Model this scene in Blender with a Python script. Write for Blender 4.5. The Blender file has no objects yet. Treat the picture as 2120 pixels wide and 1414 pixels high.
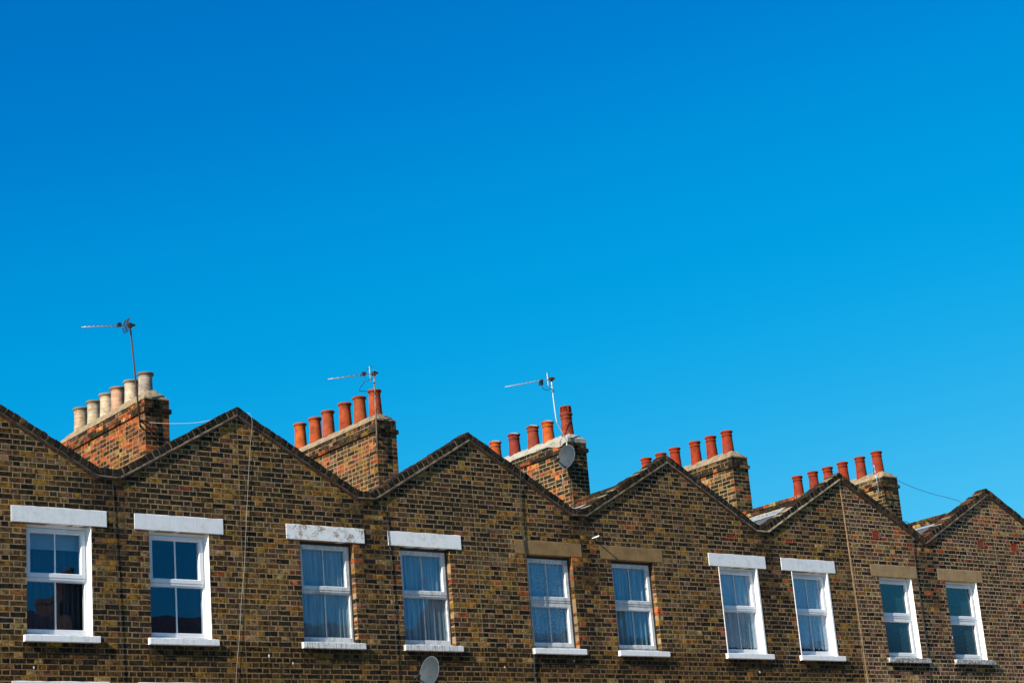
import bpy, math, random
from mathutils import Vector, Matrix
R = math.radians
rng = random.Random(11)
scene = bpy.context.scene
col = scene.collection

# ------------------------------------------------------------------ camera, sky, sun, exposure
CAM = Vector((-10.8394, -23.7606, -4.1772))
RT = Vector((0.79207, -0.60516, -0.08000)); UP = Vector((-0.11604, -0.27740, 0.95372)); FW = Vector((0.59908, 0.74639, 0.28971))
FW.normalize(); RT = (RT - FW * RT.dot(FW)).normalized(); UP = RT.cross(FW)
cd = bpy.data.cameras.new('camera'); cam = bpy.data.objects.new('camera', cd); col.objects.link(cam)
cam.matrix_world = Matrix(((RT.x, UP.x, -FW.x, CAM.x), (RT.y, UP.y, -FW.y, CAM.y), (RT.z, UP.z, -FW.z, CAM.z), (0, 0, 0, 1)))
cd.lens = 68.066; cd.sensor_width = 36; cd.sensor_fit = 'HORIZONTAL'; cd.clip_start = 0.1; cd.clip_end = 3000
scene.camera = cam

SUN = Vector((-4.2, -1.0, 2.75)).normalized()       # towards the sun
w = bpy.data.worlds.new('World'); scene.world = w; w.use_nodes = True
nt = w.node_tree; nt.nodes.clear()
sky = nt.nodes.new('ShaderNodeTexSky'); sky.sky_type = 'NISHITA'; sky.sun_disc = False
sky.sun_elevation = math.asin(SUN.z); sky.sun_rotation = math.atan2(SUN.x, SUN.y)
sky.altitude = 0; sky.air_density = 1.0; sky.dust_density = 0.3; sky.ozone_density = 2.0
# deep polarised blue: one colour curve over the whole sky
def vmul(src, k):
    m = nt.nodes.new('ShaderNodeVectorMath'); m.operation = 'SCALE'; m.inputs['Scale'].default_value = k; nt.links.new(src, m.inputs[0]); return m.outputs[0]
cv = nt.nodes.new('ShaderNodeRGBCurve'); cv.mapping.use_clip = False; cv.mapping.extend = 'EXTRAPOLATED'
for ch, pts in ((0, [(0, 0), (.165, .0), (.30, .05), (1, .62)]), (1, [(0, 0), (.195, .175), (.27, .295), (.474, .474), (1, .92)]), (2, [(0, 0), (.337, .546), (.456, .70), (.694, .84), (1, 1)])):
    c_ = cv.mapping.curves[ch]; c_.points[0].location = pts[0]; c_.points[1].location = pts[-1]
    for p_ in pts[1:-1]: c_.points.new(*p_)
    for p_ in c_.points: p_.handle_type = 'AUTO_CLAMPED'
cv.mapping.update()
bg = nt.nodes.new('ShaderNodeBackground'); bg.inputs['Strength'].default_value = 0.1
wo = nt.nodes.new('ShaderNodeOutputWorld')
nt.links.new(vmul(sky.outputs[0], 0.1), cv.inputs['Color']); nt.links.new(vmul(cv.outputs[0], 6.7), bg.inputs[0]); nt.links.new(bg.outputs[0], wo.inputs[0])

sl = bpy.data.lights.new('sun', 'SUN'); sl.energy = 5.0; sl.angle = R(0.53); sl.color = (1.0, 0.94, 0.84)
so = bpy.data.objects.new('sun', sl); col.objects.link(so); so.location = (-30, -14, 30)
so.rotation_euler = SUN.to_track_quat('Z', 'Y').to_euler()
scene.view_settings.view_transform = 'Standard'; scene.view_settings.look = 'None'
scene.view_settings.exposure = 0.65; scene.view_settings.gamma = 1.0; scene.view_settings.use_curve_mapping = False
scene.render.engine = 'CYCLES'; scene.render.resolution_x = 1024; scene.render.resolution_y = 682

def px(p):
    d = Vector(p) - CAM; z = d.dot(FW); f = 4008.33
    return 1060 + f * d.dot(RT) / z, 707 - f * d.dot(UP) / z, f / z

# ------------------------------------------------------------------ materials
MAT = {}
def mat(name):
    m = bpy.data.materials.new(name); m.use_nodes = True
    n = m.node_tree; b = n.nodes['Principled BSDF']; MAT[name] = m
    b.inputs['Specular IOR Level'].default_value = 0.25
    return m, n, b
def N(n, t, **kw):
    o = n.nodes.new(t)
    for k, v in kw.items():
        if k in o.inputs: o.inputs[k].default_value = v
        else: setattr(o, k, v)
    return o
def noise(n, scale, detail=4, rough=0.6, vec=None, seed=0.0):
    t = N(n, 'ShaderNodeTexNoise'); t.inputs['Scale'].default_value = scale
    t.inputs['Detail'].default_value = detail; t.inputs['Roughness'].default_value = rough
    g = N(n, 'ShaderNodeNewGeometry')
    if vec is None:
        mp = N(n, 'ShaderNodeMapping'); mp.inputs['Location'].default_value = (seed, seed * 1.7, seed * .6)
        n.links.new(g.outputs['Position'], mp.inputs[0]); n.links.new(mp.outputs[0], t.inputs['Vector'])
    else:
        mp = N(n, 'ShaderNodeMapping'); mp.inputs['Scale'].default_value = vec; mp.inputs['Location'].default_value = (seed, seed, seed)
        n.links.new(g.outputs['Position'], mp.inputs[0]); n.links.new(mp.outputs[0], t.inputs['Vector'])
    return t.outputs['Fac']
def ramp(n, src, stops):
    r = N(n, 'ShaderNodeValToRGB'); e = r.color_ramp.elements
    while len(e) < len(stops): e.new(0.5)
    for i, (p, c) in enumerate(stops):
        e[i].position = p; e[i].color = (c, c, c, 1) if not isinstance(c, tuple) else (*c[:3], 1)
    n.links.new(src, r.inputs[0]); return r.outputs[0]
def mix(n, a, b, fac, mode='MIX'):
    m = N(n, 'ShaderNodeMix', data_type='RGBA', blend_type=mode)
    for s, v in ((6, a), (7, b)):
        if hasattr(v, 'links') or hasattr(v, 'node'): n.links.new(v, m.inputs[s])
        else: m.inputs[s].default_value = (*v[:3], 1)
    if hasattr(fac, 'node'): n.links.new(fac, m.inputs[0])
    else: m.inputs[0].default_value = fac
    return m.outputs[2]
def bump(n, b, h, strength=0.5, dist=0.004):
    bp = N(n, 'ShaderNodeBump'); bp.inputs['Strength'].default_value = strength; bp.inputs['Distance'].default_value = dist
    n.links.new(h, bp.inputs['Height']); n.links.new(bp.outputs[0], b.inputs['Normal'])

def brickmat():
    m, n, b = mat('brick')
    a = N(n, 'ShaderNodeAttribute', attribute_name='bcol').outputs['Color']
    # blotches of soot and of cleaner burnt clay within a brick, at world scale so that no two bricks repeat
    f1 = ramp(n, noise(n, 15, 7, .72, seed=3), [(.37, .10), (.47, .58), (.54, 1.0), (.66, 1.4)])
    c = mix(n, a, f1, 1.0, 'MULTIPLY')
    f2 = ramp(n, noise(n, 48, 4, .75, seed=9), [(.34, .45), (.5, 1.0), (.68, 1.5)])
    c = mix(n, c, f2, .85, 'MULTIPLY')
    c = mix(n, c, (.18, .092, .020), ramp(n, noise(n, 19, 6, .75, seed=31), [(.53, 0.0), (.66, .55)]))
    soot = ramp(n, noise(n, 1.1, 6, .65, seed=21), [(.44, 0.0), (.72, .6)])
    c = mix(n, c, (.018, .016, .013), soot)
    n.links.new(c, b.inputs['Base Color']); b.inputs['Roughness'].default_value = .92
    b.inputs['Specular IOR Level'].default_value = .12
    bump(n, b, noise(n, 130, 4, .7), .30, .003)
brickmat()
def mortarmat():
    m, n, b = mat('mortar')
    a = N(n, 'ShaderNodeAttribute', attribute_name='bcol').outputs['Color']
    f1 = ramp(n, noise(n, 3.5, 6, .7, seed=5), [(.26, .50), (.48, .95), (.72, 1.15)])
    c = mix(n, a, f1, 1.0, 'MULTIPLY')
    f2 = ramp(n, noise(n, 90, 3, .7, seed=2), [(.32, .5), (.6, 1.15)])
    c = mix(n, c, f2, .8, 'MULTIPLY')
    n.links.new(c, b.inputs['Base Color']); b.inputs['Roughness'].default_value = .95
    b.inputs['Specular IOR Level'].default_value = .1
    bump(n, b, noise(n, 160, 4, .7), .25, .002)
mortarmat()
def paintmat(name, base, dirt, lo, hi, rough=.6, sc=7, peel=None, bstr=.25, streak=0.0):
    m, n, b = mat(name)
    f = ramp(n, noise(n, sc, 6, .7), [(lo, 0.0), (hi, 1.0)])
    c = mix(n, base, dirt, f)
    if streak:
        s = ramp(n, noise(n, 1.0, 3, .6, vec=(34, 34, 1.4)), [(.5, 0.0), (.66, streak)])
        c = mix(n, c, dirt, s)
    h = noise(n, 60, 4, .6)
    if peel:
        p = ramp(n, noise(n, 8, 12, .9, seed=peel[1]), [(peel[0], 0.0), (peel[0] + .012, 1.0)])
        c = mix(n, c, mix(n, (.40, .29, .16), (.24, .17, .09), noise(n, 40, 3)), p)
        inv = N(n, 'ShaderNodeMath', operation='MULTIPLY_ADD'); n.links.new(p, inv.inputs[0]); inv.inputs[1].default_value = -1.0; n.links.new(h, inv.inputs[2])
        h = inv.outputs[0]
    n.links.new(c, b.inputs['Base Color']); b.inputs['Roughness'].default_value = rough
    bump(n, b, h, bstr, .006)
paintmat('white_paint', (.80, .79, .76), (.50, .47, .42), .56, .85)
paintmat('white_paint_clean', (.72, .72, .71), (.50, .49, .46), .50, .80, bstr=.35, streak=.22)
paintmat('white_paint_peeling', (.78, .77, .74), (.55, .52, .46), .5, .8, peel=(.54, 4.0), bstr=.4)
paintmat('white_paint_flaking', (.78, .77, .74), (.58, .55, .5), .5, .8, peel=(.585, 13.0), bstr=.5)
paintmat('sill_paint', (.72, .70, .66), (.16, .14, .12), .48, .78, sc=16, streak=.75, bstr=.4)
paintmat('sill_paint_clean', (.78, .77, .75), (.40, .38, .35), .55, .85, sc=12, streak=.3)
paintmat('mossy_sill', (.55, .53, .49), (.07, .07, .05), .42, .62, sc=22, streak=.5, bstr=.5)
paintmat('cast_stone', (.255, .152, .062), (.155, .092, .038), .40, .70, rough=.95, sc=5, bstr=.5)
paintmat('cast_stone_pale', (.34, .22, .105), (.23, .15, .07), .40, .70, rough=.95, sc=5, bstr=.5)
paintmat('upvc', (.68, .69, .70), (.46, .47, .48), .52, .85, rough=.28, sc=6, bstr=.03)
paintmat('upvc_grimy', (.60, .60, .59), (.20, .185, .17), .50, .76, rough=.4, sc=9, bstr=.05, streak=.35)
paintmat('flaunching', (.30, .215, .125), (.12, .09, .055), .42, .68, rough=.95, sc=9, bstr=.8)
paintmat('flaunching_white', (.34, .31, .25), (.20, .15, .088), .50, .66, rough=.9, sc=7, bstr=.8)
paintmat('coping_bed', (.125, .102, .072), (.035, .028, .02), .34, .58, rough=.95, sc=8, bstr=.7)
paintmat('coping_bed_pale', (.27, .225, .14), (.06, .05, .035), .36, .58, rough=.95, sc=8, bstr=.7)
paintmat('creasing_tile', (.15, .060, .035), (.03, .022, .018), .38, .64, rough=.9, sc=9, bstr=.6)
paintmat('seam_render', (.46, .27, .12), (.26, .15, .065), .4, .7, rough=.95, sc=12, bstr=.7)
paintmat('lead', (.20, .23, .26), (.36, .39, .41), .48, .62, rough=.5, sc=14, bstr=.3)
paintmat('slate', (.06, .065, .075), (.13, .125, .12), .4, .7, rough=.6, sc=6, bstr=.3)
paintmat('galvanised', (.62, .62, .61), (.33, .32, .31), .48, .75, rough=.35, sc=20, bstr=.1)
MAT['galvanised'].node_tree.nodes['Principled BSDF'].inputs['Metallic'].default_value = .55
paintmat('weathered_pole', (.22, .20, .18), (.10, .085, .07), .44, .6, rough=.5, sc=14, bstr=.1)
paintmat('rusty_steel', (.055, .026, .018), (.10, .040, .022), .40, .70, rough=.7, sc=25, bstr=.4)
paintmat('black_plastic', (.018, .018, .019), (.035, .034, .033), .4, .7, rough=.5, sc=20, bstr=.05)
paintmat('white_cable', (.42, .40, .36), (.28, .26, .23), .4, .7, rough=.5, sc=14, bstr=.05)
paintmat('dish_grey', (.042, .052, .061), (.033, .041, .048), .42, .72, rough=.55, sc=12, bstr=.08)
paintmat('dish_rim', (.085, .098, .11), (.065, .075, .085), .42, .72, rough=.5, sc=12, bstr=.08)
for q_ in ('dish_grey', 'dish_rim'): MAT[q_].node_tree.nodes['Principled BSDF'].inputs['Specular IOR Level'].default_value = .08
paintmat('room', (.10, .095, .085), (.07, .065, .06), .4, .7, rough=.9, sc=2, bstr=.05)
paintmat('bounce_concrete', (.30, .28, .245), (.22, .205, .18), .4, .7, rough=.9, sc=3, bstr=.4)
paintmat('paving', (.25, .24, .22), (.16, .155, .145), .4, .7, rough=.9, sc=2, bstr=.3)
paintmat('red_vent', (.30, .055, .022), (.18, .04, .02), .4, .7, rough=.85, sc=12, bstr=.3)
paintmat('gap_shade', (.05, .042, .034), (.025, .02, .017), .4, .7, rough=.9, sc=12, bstr=.3)  # dark tone standing for the shade in gaps around window frames
paintmat('hole', (.012, .011, .010), (.02, .018, .016), .4, .7, rough=.9, sc=12, bstr=.0)

def potmat(name, rough, dirt, amount, band=False):
    m, n, b = mat(name)
    a = N(n, 'ShaderNodeAttribute', attribute_name='bcol').outputs['Color']
    f = ramp(n, noise(n, 9, 6, .7, seed=6), [(.34, .55), (.5, .95), (.7, 1.22)])
    c = mix(n, a, f, 1.0, 'MULTIPLY')
    d = ramp(n, noise(n, 5, 6, .75, vec=(1, 1, .45), seed=17), [(.52, 0.0), (.72, amount)])
    c = mix(n, c, dirt, d)
    if band:
        s = ramp(n, noise(n, 1.0, 3, .6, vec=(1.5, 1.5, 34)), [(.4, .82), (.6, 1.08)])
        c = mix(n, c, s, 1.0, 'MULTIPLY')
    n.links.new(c, b.inputs['Base Color']); b.inputs['Roughness'].default_value = rough
    b.inputs['Specular IOR Level'].default_value = .1
    bump(n, b, noise(n, 70, 4, .65), .3, .004)
potmat('terracotta', .75, (.05, .035, .03), .55)
potmat('buff_clay', .85, (.16, .14, .12), .6, True)

def glassmat():
    m = bpy.data.materials.new('glass'); m.use_nodes = True; n = m.node_tree; n.nodes.clear(); MAT['glass'] = m
    o = N(n, 'ShaderNodeOutputMaterial'); mx = N(n, 'ShaderNodeMixShader'); fr = N(n, 'ShaderNodeFresnel'); ge = N(n, 'ShaderNodeNewGeometry'); mi = N(n, 'ShaderNodeMapRange'); mi.inputs['To Min'].default_value = 1.62; mi.inputs['To Max'].default_value = 1 / 1.62
    n.links.new(ge.outputs['Backfacing'], mi.inputs['Value']); n.links.new(mi.outputs[0], fr.inputs['IOR'])
    tr = N(n, 'ShaderNodeBsdfTransparent'); tr.inputs[0].default_value = (.93, .97, .98, 1)
    gl = N(n, 'ShaderNodeBsdfGlossy'); gl.inputs['Roughness'].default_value = .01; gl.inputs[0].default_value = (.8, .74, 1.0, 1)
    bp = N(n, 'ShaderNodeBump'); bp.inputs['Strength'].default_value = .2; bp.inputs['Distance'].default_value = .012
    n.links.new(noise(n, 2.2, 1, .4), bp.inputs['Height']); n.links.new(bp.outputs[0], gl.inputs['Normal'])
    n.links.new(fr.outputs[0], mx.inputs[0]); n.links.new(tr.outputs[0], mx.inputs[1]); n.links.new(gl.outputs[0], mx.inputs[2]); n.links.new(mx.outputs[0], o.inputs[0])
    m2 = bpy.data.materials.new('frosted_glass'); m2.use_nodes = True; n = m2.node_tree; MAT['frosted_glass'] = m2
    b = n.nodes['Principled BSDF']; b.inputs['Roughness'].default_value = .12; b.inputs['IOR'].default_value = 1.75
    c = mix(n, (.008, .034, .052), (.020, .055, .072), ramp(n, noise(n, 26, 5, .7), [(.42, 0.0), (.66, 1.0)]))
    n.links.new(c, b.inputs['Base Color']); bump(n, b, noise(n, 45, 3, .6), .08, .004)
glassmat()
def clothmat(name, base, dark, pat=None):
    m, n, b = mat(name)
    c = mix(n, base, dark, ramp(n, noise(n, 3, 3, .5, vec=(9, 9, .5)), [(.35, 0.0), (.7, 1.0)]))
    if pat:
        v = N(n, 'ShaderNodeTexVoronoi'); v.inputs['Scale'].default_value = pat
        g = N(n, 'ShaderNodeNewGeometry'); mp = N(n, 'ShaderNodeMapping'); mp.inputs['Rotation'].default_value = (0, .6, 0); mp.inputs['Scale'].default_value = (1.7, .3, .75)
        n.links.new(g.outputs['Position'], mp.inputs[0]); n.links.new(mp.outputs[0], v.inputs['Vector'])
        c = mix(n, (.85, .90, .92), c, ramp(n, v.outputs['Distance'], [(.24, 0.0), (.36, 1.0)]))
    n.links.new(c, b.inputs['Base Color']); b.inputs['Roughness'].default_value = .9
    tl = N(n, 'ShaderNodeBsdfTranslucent'); n.links.new(c, tl.inputs[0])
    mx = N(n, 'ShaderNodeMixShader'); mx.inputs[0].default_value = .35
    o = n.nodes['Material Output']; n.links.new(b.outputs[0], mx.inputs[1]); n.links.new(tl.outputs[0], mx.inputs[2]); n.links.new(mx.outputs[0], o.inputs[0])
clothmat('curtain_cloth', (.46, .53, .53), (.23, .28, .29))
clothmat('curtain_blue', (.44, .58, .63), (.20, .29, .33))
clothmat('lace', (.52, .68, .72), (.36, .49, .54), pat=46)
clothmat('lace_border', (.42, .55, .58), (.24, .33, .37), pat=40)
clothmat('blind', (.33, .42, .44), (.30, .39, .41))
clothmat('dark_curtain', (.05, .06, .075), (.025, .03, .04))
def farbrick():
    m, n, b = mat('far_brick')
    t = N(n, 'ShaderNodeTexBrick'); t.inputs['Scale'].default_value = 1.0; t.inputs['Brick Width'].default_value = .225; t.inputs['Row Height'].default_value = .075
    t.inputs['Mortar Size'].default_value = .006; t.inputs['Color1'].default_value = (.09, .055, .026, 1); t.inputs['Color2'].default_value = (.03, .022, .015, 1); t.inputs['Mortar'].default_value = (.14, .10, .055, 1)
    g = N(n, 'ShaderNodeNewGeometry'); mp = N(n, 'ShaderNodeMapping'); mp.inputs['Rotation'].default_value = (R(-90), 0, 0)
    n.links.new(g.outputs['Position'], mp.inputs[0]); n.links.new(mp.outputs[0], t.inputs['Vector'])
    n.links.new(t.outputs[0], b.inputs['Base Color']); b.inputs['Roughness'].default_value = .9
farbrick()

# ------------------------------------------------------------------ mesh helpers
WL = {}      # world location of every object (parents are never rotated or scaled)
class MB:
    def __init__(s): s.v = []; s.f = []; s.c = []; s.smooth = False
    def add(s, vs, fs, c=(1, 1, 1)):
        o = len(s.v); s.v += [tuple(p) for p in vs]; s.f += [tuple(i + o for i in f) for f in fs]; s.c += [c] * len(vs)
    def box(s, x0, x1, y0, y1, z0, z1, c=(1, 1, 1), j=0.0):
        q = lambda: rng.uniform(-j, j) if j else 0
        vs = [(x + q(), y + q(), z + q()) for x in (x0, x1) for y in (y0, y1) for z in (z0, z1)]
        s.add(vs, [(0, 1, 3, 2), (4, 6, 7, 5), (0, 4, 5, 1), (2, 3, 7, 6), (0, 2, 6, 4), (1, 5, 7, 3)], c)
    def prism(s, poly, y0, y1, c=(1, 1, 1)):          # poly counter-clockwise in x,z seen from the street
        n = len(poly); vs = [(x, y0, z) for x, z in poly] + [(x, y1, z) for x, z in poly]
        s.add(vs, [tuple(range(n)), tuple(range(2 * n - 1, n - 1, -1))] + [(i, i + n, (i + 1) % n + n, (i + 1) % n) for i in range(n)], c)
    def tube(s, pts, r, n=8, c=(1, 1, 1), cap=True):
        pts = [Vector(p) for p in pts]; o = len(s.v); k = len(pts)
        rr = r if isinstance(r, (list, tuple)) else [r] * k
        for i, p in enumerate(pts):
            d = (pts[min(i + 1, k - 1)] - pts[max(i - 1, 0)]).normalized()
            a = d.cross(Vector((0, 0, 1)) if abs(d.z) < .9 else Vector((0, 1, 0))).normalized(); b = d.cross(a)
            for j in range(n):
                t = 2 * math.pi * j / n; s.v.append(tuple(p + (a * math.cos(t) + b * math.sin(t)) * rr[i])); s.c.append(c)
        for i in range(k - 1):
            for j in range(n):
                s.f.append((o + i * n + j, o + i * n + (j + 1) % n, o + (i + 1) * n + (j + 1) % n, o + (i + 1) * n + j))
        if cap: s.f.append(tuple(o + j for j in range(n))[::-1]); s.f.append(tuple(o + (k - 1) * n + j for j in range(n)))
    def lathe(s, ctr, prof, n=24, cols=None, wob=0.0, gap=None):
        o = len(s.v); k = len(prof); ph = rng.uniform(0, 6)
        for i, (r, z) in enumerate(prof):
            for j in range(n):
                t = 2 * math.pi * j / n; q = r * (1 + wob * math.sin(2 * t + ph) + wob * .5 * math.sin(5 * t + 2 * ph + i))
                s.v.append((ctr[0] + q * math.cos(t), ctr[1] + q * math.sin(t), ctr[2] + z)); s.c.append(cols[i] if cols else (1, 1, 1))
        for i in range(k - 1):
            for j in range(n):
                s.f.append((o + i * n + j, o + i * n + (j + 1) % n, o + (i + 1) * n + (j + 1) % n, o + (i + 1) * n + j))
    def build(s, name, m, parent=None, origin=None, smooth=False):
        me = bpy.data.meshes.new(name)
        if origin is None:
            xs = [p[0] for p in s.v]; ys = [p[1] for p in s.v]; zs = [p[2] for p in s.v]
            origin = ((min(xs) + max(xs)) / 2, (min(ys) + max(ys)) / 2, min(zs))
        ox, oy, oz = origin
        me.from_pydata([(x - ox, y - oy, z - oz) for x, y, z in s.v], [], s.f)
        a = me.color_attributes.new('bcol', 'FLOAT_COLOR', 'POINT')
        a.data.foreach_set('color', [q for c in s.c for q in (c[0], c[1], c[2], 1.0)])
        if smooth: me.polygons.foreach_set('use_smooth', [True] * len(me.polygons))
        me.materials.append(MAT[m]); me.update()
        return link(name, me, origin, parent)
def link(name, me, loc, parent=None, rot=None):
    o = bpy.data.objects.new(name, me); col.objects.link(o); WL[o.name] = Vector(loc)
    if parent is not None: o.parent = parent; o.location = Vector(loc) - WL[parent.name]
    else: o.location = loc
    if rot: o.rotation_euler = rot
    return o
def tag(o, label, cat, group=None, kind=None):
    if label: o['label'] = label
    if cat: o['category'] = cat
    if group: o['group'] = group
    if kind: o['kind'] = kind
    return o

# ------------------------------------------------------------------ bricks
def jit(c, a, r=rng):
    k = 1 + r.uniform(-a, a); return tuple(max(.004, q * k * (1 + r.uniform(-a * .3, a * .3))) for q in c)
CLS = {'yellow': (.245, .116, .019), 'dark': (.030, .020, .0105), 'brown': (.100, .054, .018), 'plum': (.098, .041, .023),
       'tan': (.29, .176, .070), 'red': (.31, .066, .021), 'orange': (.44, .118, .024), 'grey': (.135, .088, .039), 'black': (.012, .0102, .0084), 'mauve': (.165, .085, .051)}
def brick_geo(poly, depth, r, jt=.003, bev=.005):
    pts = []
    for i, p in enumerate(poly):
        q = poly[(i + 1) % len(poly)]; pts.append(p)
        if math.hypot(q[0] - p[0], q[1] - p[1]) > .085: pts.append(((p[0] + q[0]) / 2, (p[1] + q[1]) / 2))
    pts = [(x + r.uniform(-jt, jt), z + r.uniform(-jt, jt)) for x, z in pts]
    n = len(pts); cx = sum(p[0] for p in pts) / n; cz = sum(p[1] for p in pts) / n
    fr = -.0012 - r.uniform(0, .0008)
    vs = []
    for x, z in pts:
        d = math.hypot(cx - x, cz - z) or 1; vs.append((x + (cx - x) / d * bev, fr + r.uniform(-.0004, .0004), z + (cz - z) / d * bev))
    vs += [(x, .004, z) for x, z in pts] + [(x, depth, z) for x, z in pts]
    fs = [tuple(range(n))]
    for k in (0, 1):
        for i in range(n): fs.append((i + k * n, i + (k + 1) * n, (i + 1) % n + (k + 1) * n, (i + 1) % n + k * n))
    return vs, fs
POOL = {}
def pool(kind, cls, wid, hgt, depth):
    key = (kind, cls)
    L = POOL.setdefault(key, [])
    if len(L) < 9:
        r = random.Random(hash((wid, len(L), cls.__len__(), len(POOL))) & 0xffff)
        vs, fs = brick_geo([(-wid / 2, -hgt / 2), (wid / 2, -hgt / 2), (wid / 2, hgt / 2), (-wid / 2, hgt / 2)], depth, r)
        me = bpy.data.meshes.new('brick_' + cls); me.from_pydata(vs, [], fs)
        a = me.color_attributes.new('bcol', 'FLOAT_COLOR', 'POINT'); c = jit(CLS[cls], .34, r)
        a.data.foreach_set('color', [q for _ in vs for q in (*c, 1.0)]); me.materials.append(MAT['brick']); me.update()
        L.append(me)
    return rng.choice(L)
def pick(wts):
    t = sum(wts.values()); q = rng.uniform(0, t)
    for k, v in wts.items():
        q -= v
        if q <= 0: return k
    return k
def clip(poly, a, b, c):            # keep a*x + b*z <= c
    out = []
    for i, p in enumerate(poly):
        q = poly[(i + 1) % len(poly)]; dp = a * p[0] + b * p[1] - c; dq = a * q[0] + b * q[1] - c
        if dp <= 0: out.append(p)
        if dp * dq < 0: t = dp / (dp - dq); out.append((p[0] + (q[0] - p[0]) * t, p[1] + (q[1] - p[1]) * t))
    return out
class Bricks:
    """collects the bricks of one surface; the largest in view become parts, the rest one joined part"""
    def __init__(s): s.items = []
    def add(s, u, z, wid, hgt, cls, place, kind=None, poly=None, depth=.1, vis=True):
        s.items.append((u, z, wid, hgt, cls, place, kind, poly, depth, vis))
    def emit(s, parent, limit, name='brick'):
        cand = []
        for i, it in enumerate(s.items):
            loc, rz = it[5](it[0], it[1]); x, y, sc = px(loc)
            if it[6] and it[9] and -5 < x < 2125 and 0 < y < 1419: cand.append((-(it[2] * it[3] * sc * sc), i))
        cand.sort(); chosen = set(i for _, i in cand[:limit]); mb = MB()
        for i, (u, z, wid, hgt, cls, place, kind, poly, depth, vis) in enumerate(s.items):
            loc, rz = place(u, z); dy = rng.uniform(-.0007, .0007); n = Vector((math.sin(rz), -math.cos(rz), 0))
            loc = Vector(loc) + n * dy
            if i in chosen:
                link(name, pool(kind, cls, wid, hgt, depth), loc, parent, (0, rng.uniform(-.008, .008), rz))
            else:
                p = poly or [(-wid / 2, -hgt / 2), (wid / 2, -hgt / 2), (wid / 2, hgt / 2), (-wid / 2, hgt / 2)]
                vs, fs = brick_geo(p, depth, rng); ca, sa = math.cos(rz), math.sin(rz)
                mb.add([(loc.x + x * ca - y * sa, loc.y + x * sa + y * ca, loc.z + q) for x, y, q in vs], fs, jit(CLS[cls], .32))
        if mb.v:
            o = mb.build('bricks', 'brick', parent); o['kind'] = 'stuff'

# ------------------------------------------------------------------ layout of the terrace (metres; z = 0 is the top-floor sill)
GROUND = -5.8; ZB = -3.15; CO = .075
HOUSES = [  # nodes of the coping underside, windows (opening x0,x1, lintel x0,x1, sill x0,x1)
 dict(n=[(-5.41, 3.24), (-3.45, 2.17), (-3.10, 2.17), (-1.21, 3.243)], win=[(-4.47, -3.54, -4.69, -3.32, -4.53, -3.46), (-2.67, -1.74, -2.89, -1.51, -2.73, -1.66)]),
 dict(n=[(-1.21, 3.243), (.76, 2.178), (1.107, 2.172), (2.99, 3.245)], win=[(-.267, .666, -.484, .892, -.321, .747), (1.531, 2.463, 1.312, 2.695, 1.477, 2.543)]),
 dict(n=[(2.99, 3.245), (4.994, 2.160), (5.347, 2.172), (7.18, 3.241)], win=[(3.962, 4.886, 3.738, 5.089, 3.912, 4.977), (5.729, 6.648, 5.520, 6.877, 5.685, 6.748)]),
 dict(n=[(7.18, 3.241), (9.159, 2.166), (9.477, 2.170), (11.394, 3.220)], win=[(8.167, 9.089, 7.945, 9.304, 8.130, 9.185), (9.926, 10.847, 9.709, 11.069, 9.893, 10.969)]),
 dict(n=[(11.394, 3.220), (13.357, 2.144), (13.655, 2.144), (15.682, 3.244)], win=[(12.344, 13.274, 12.132, 13.492, 12.291, 13.394), (14.121, 15.048, 13.885, 15.249, 14.070, 15.179)]),
 dict(n=[(15.682, 3.244), (17.835, 2.151), (19.916, 3.247)], win=[(16.407, 17.301, 16.209, 17.478, 16.346, 17.473), (18.260, 19.177, 18.071, 19.373, 18.200, 19.344)]),
 dict(n=[(19.916, 3.247), (22.03, 2.15), (24.15, 3.24)], win=[(21.02, 21.86, 20.84, 22.04, 20.97, 21.98), (22.62, 23.50, 22.44, 23.68, 22.56, 23.62)]),
]
LIN = 1.5; LTOP = 1.722; SILLB = -.087; DZ = -2.32      # lintel underside, lintel top, sill underside, storey drop
def zu(h, x):
    n = h['n']
    for (x0, z0), (x1, z1) in zip(n, n[1:]):
        if x <= x1: break
    return z0 + (z1 - z0) * (x - x0) / (x1 - x0)
def ztop(x):
    for h in HOUSES:
        if h['n'][0][0] <= x <= h['n'][-1][0]: return zu(h, x) + .165
    return 3.2
def seen_over_coping(p):
    p = Vector(p); t = (0 - CAM.y) / (p.y - CAM.y); q = CAM + (p - CAM) * t
    return q.z > ztop(q.x) - .05

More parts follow.
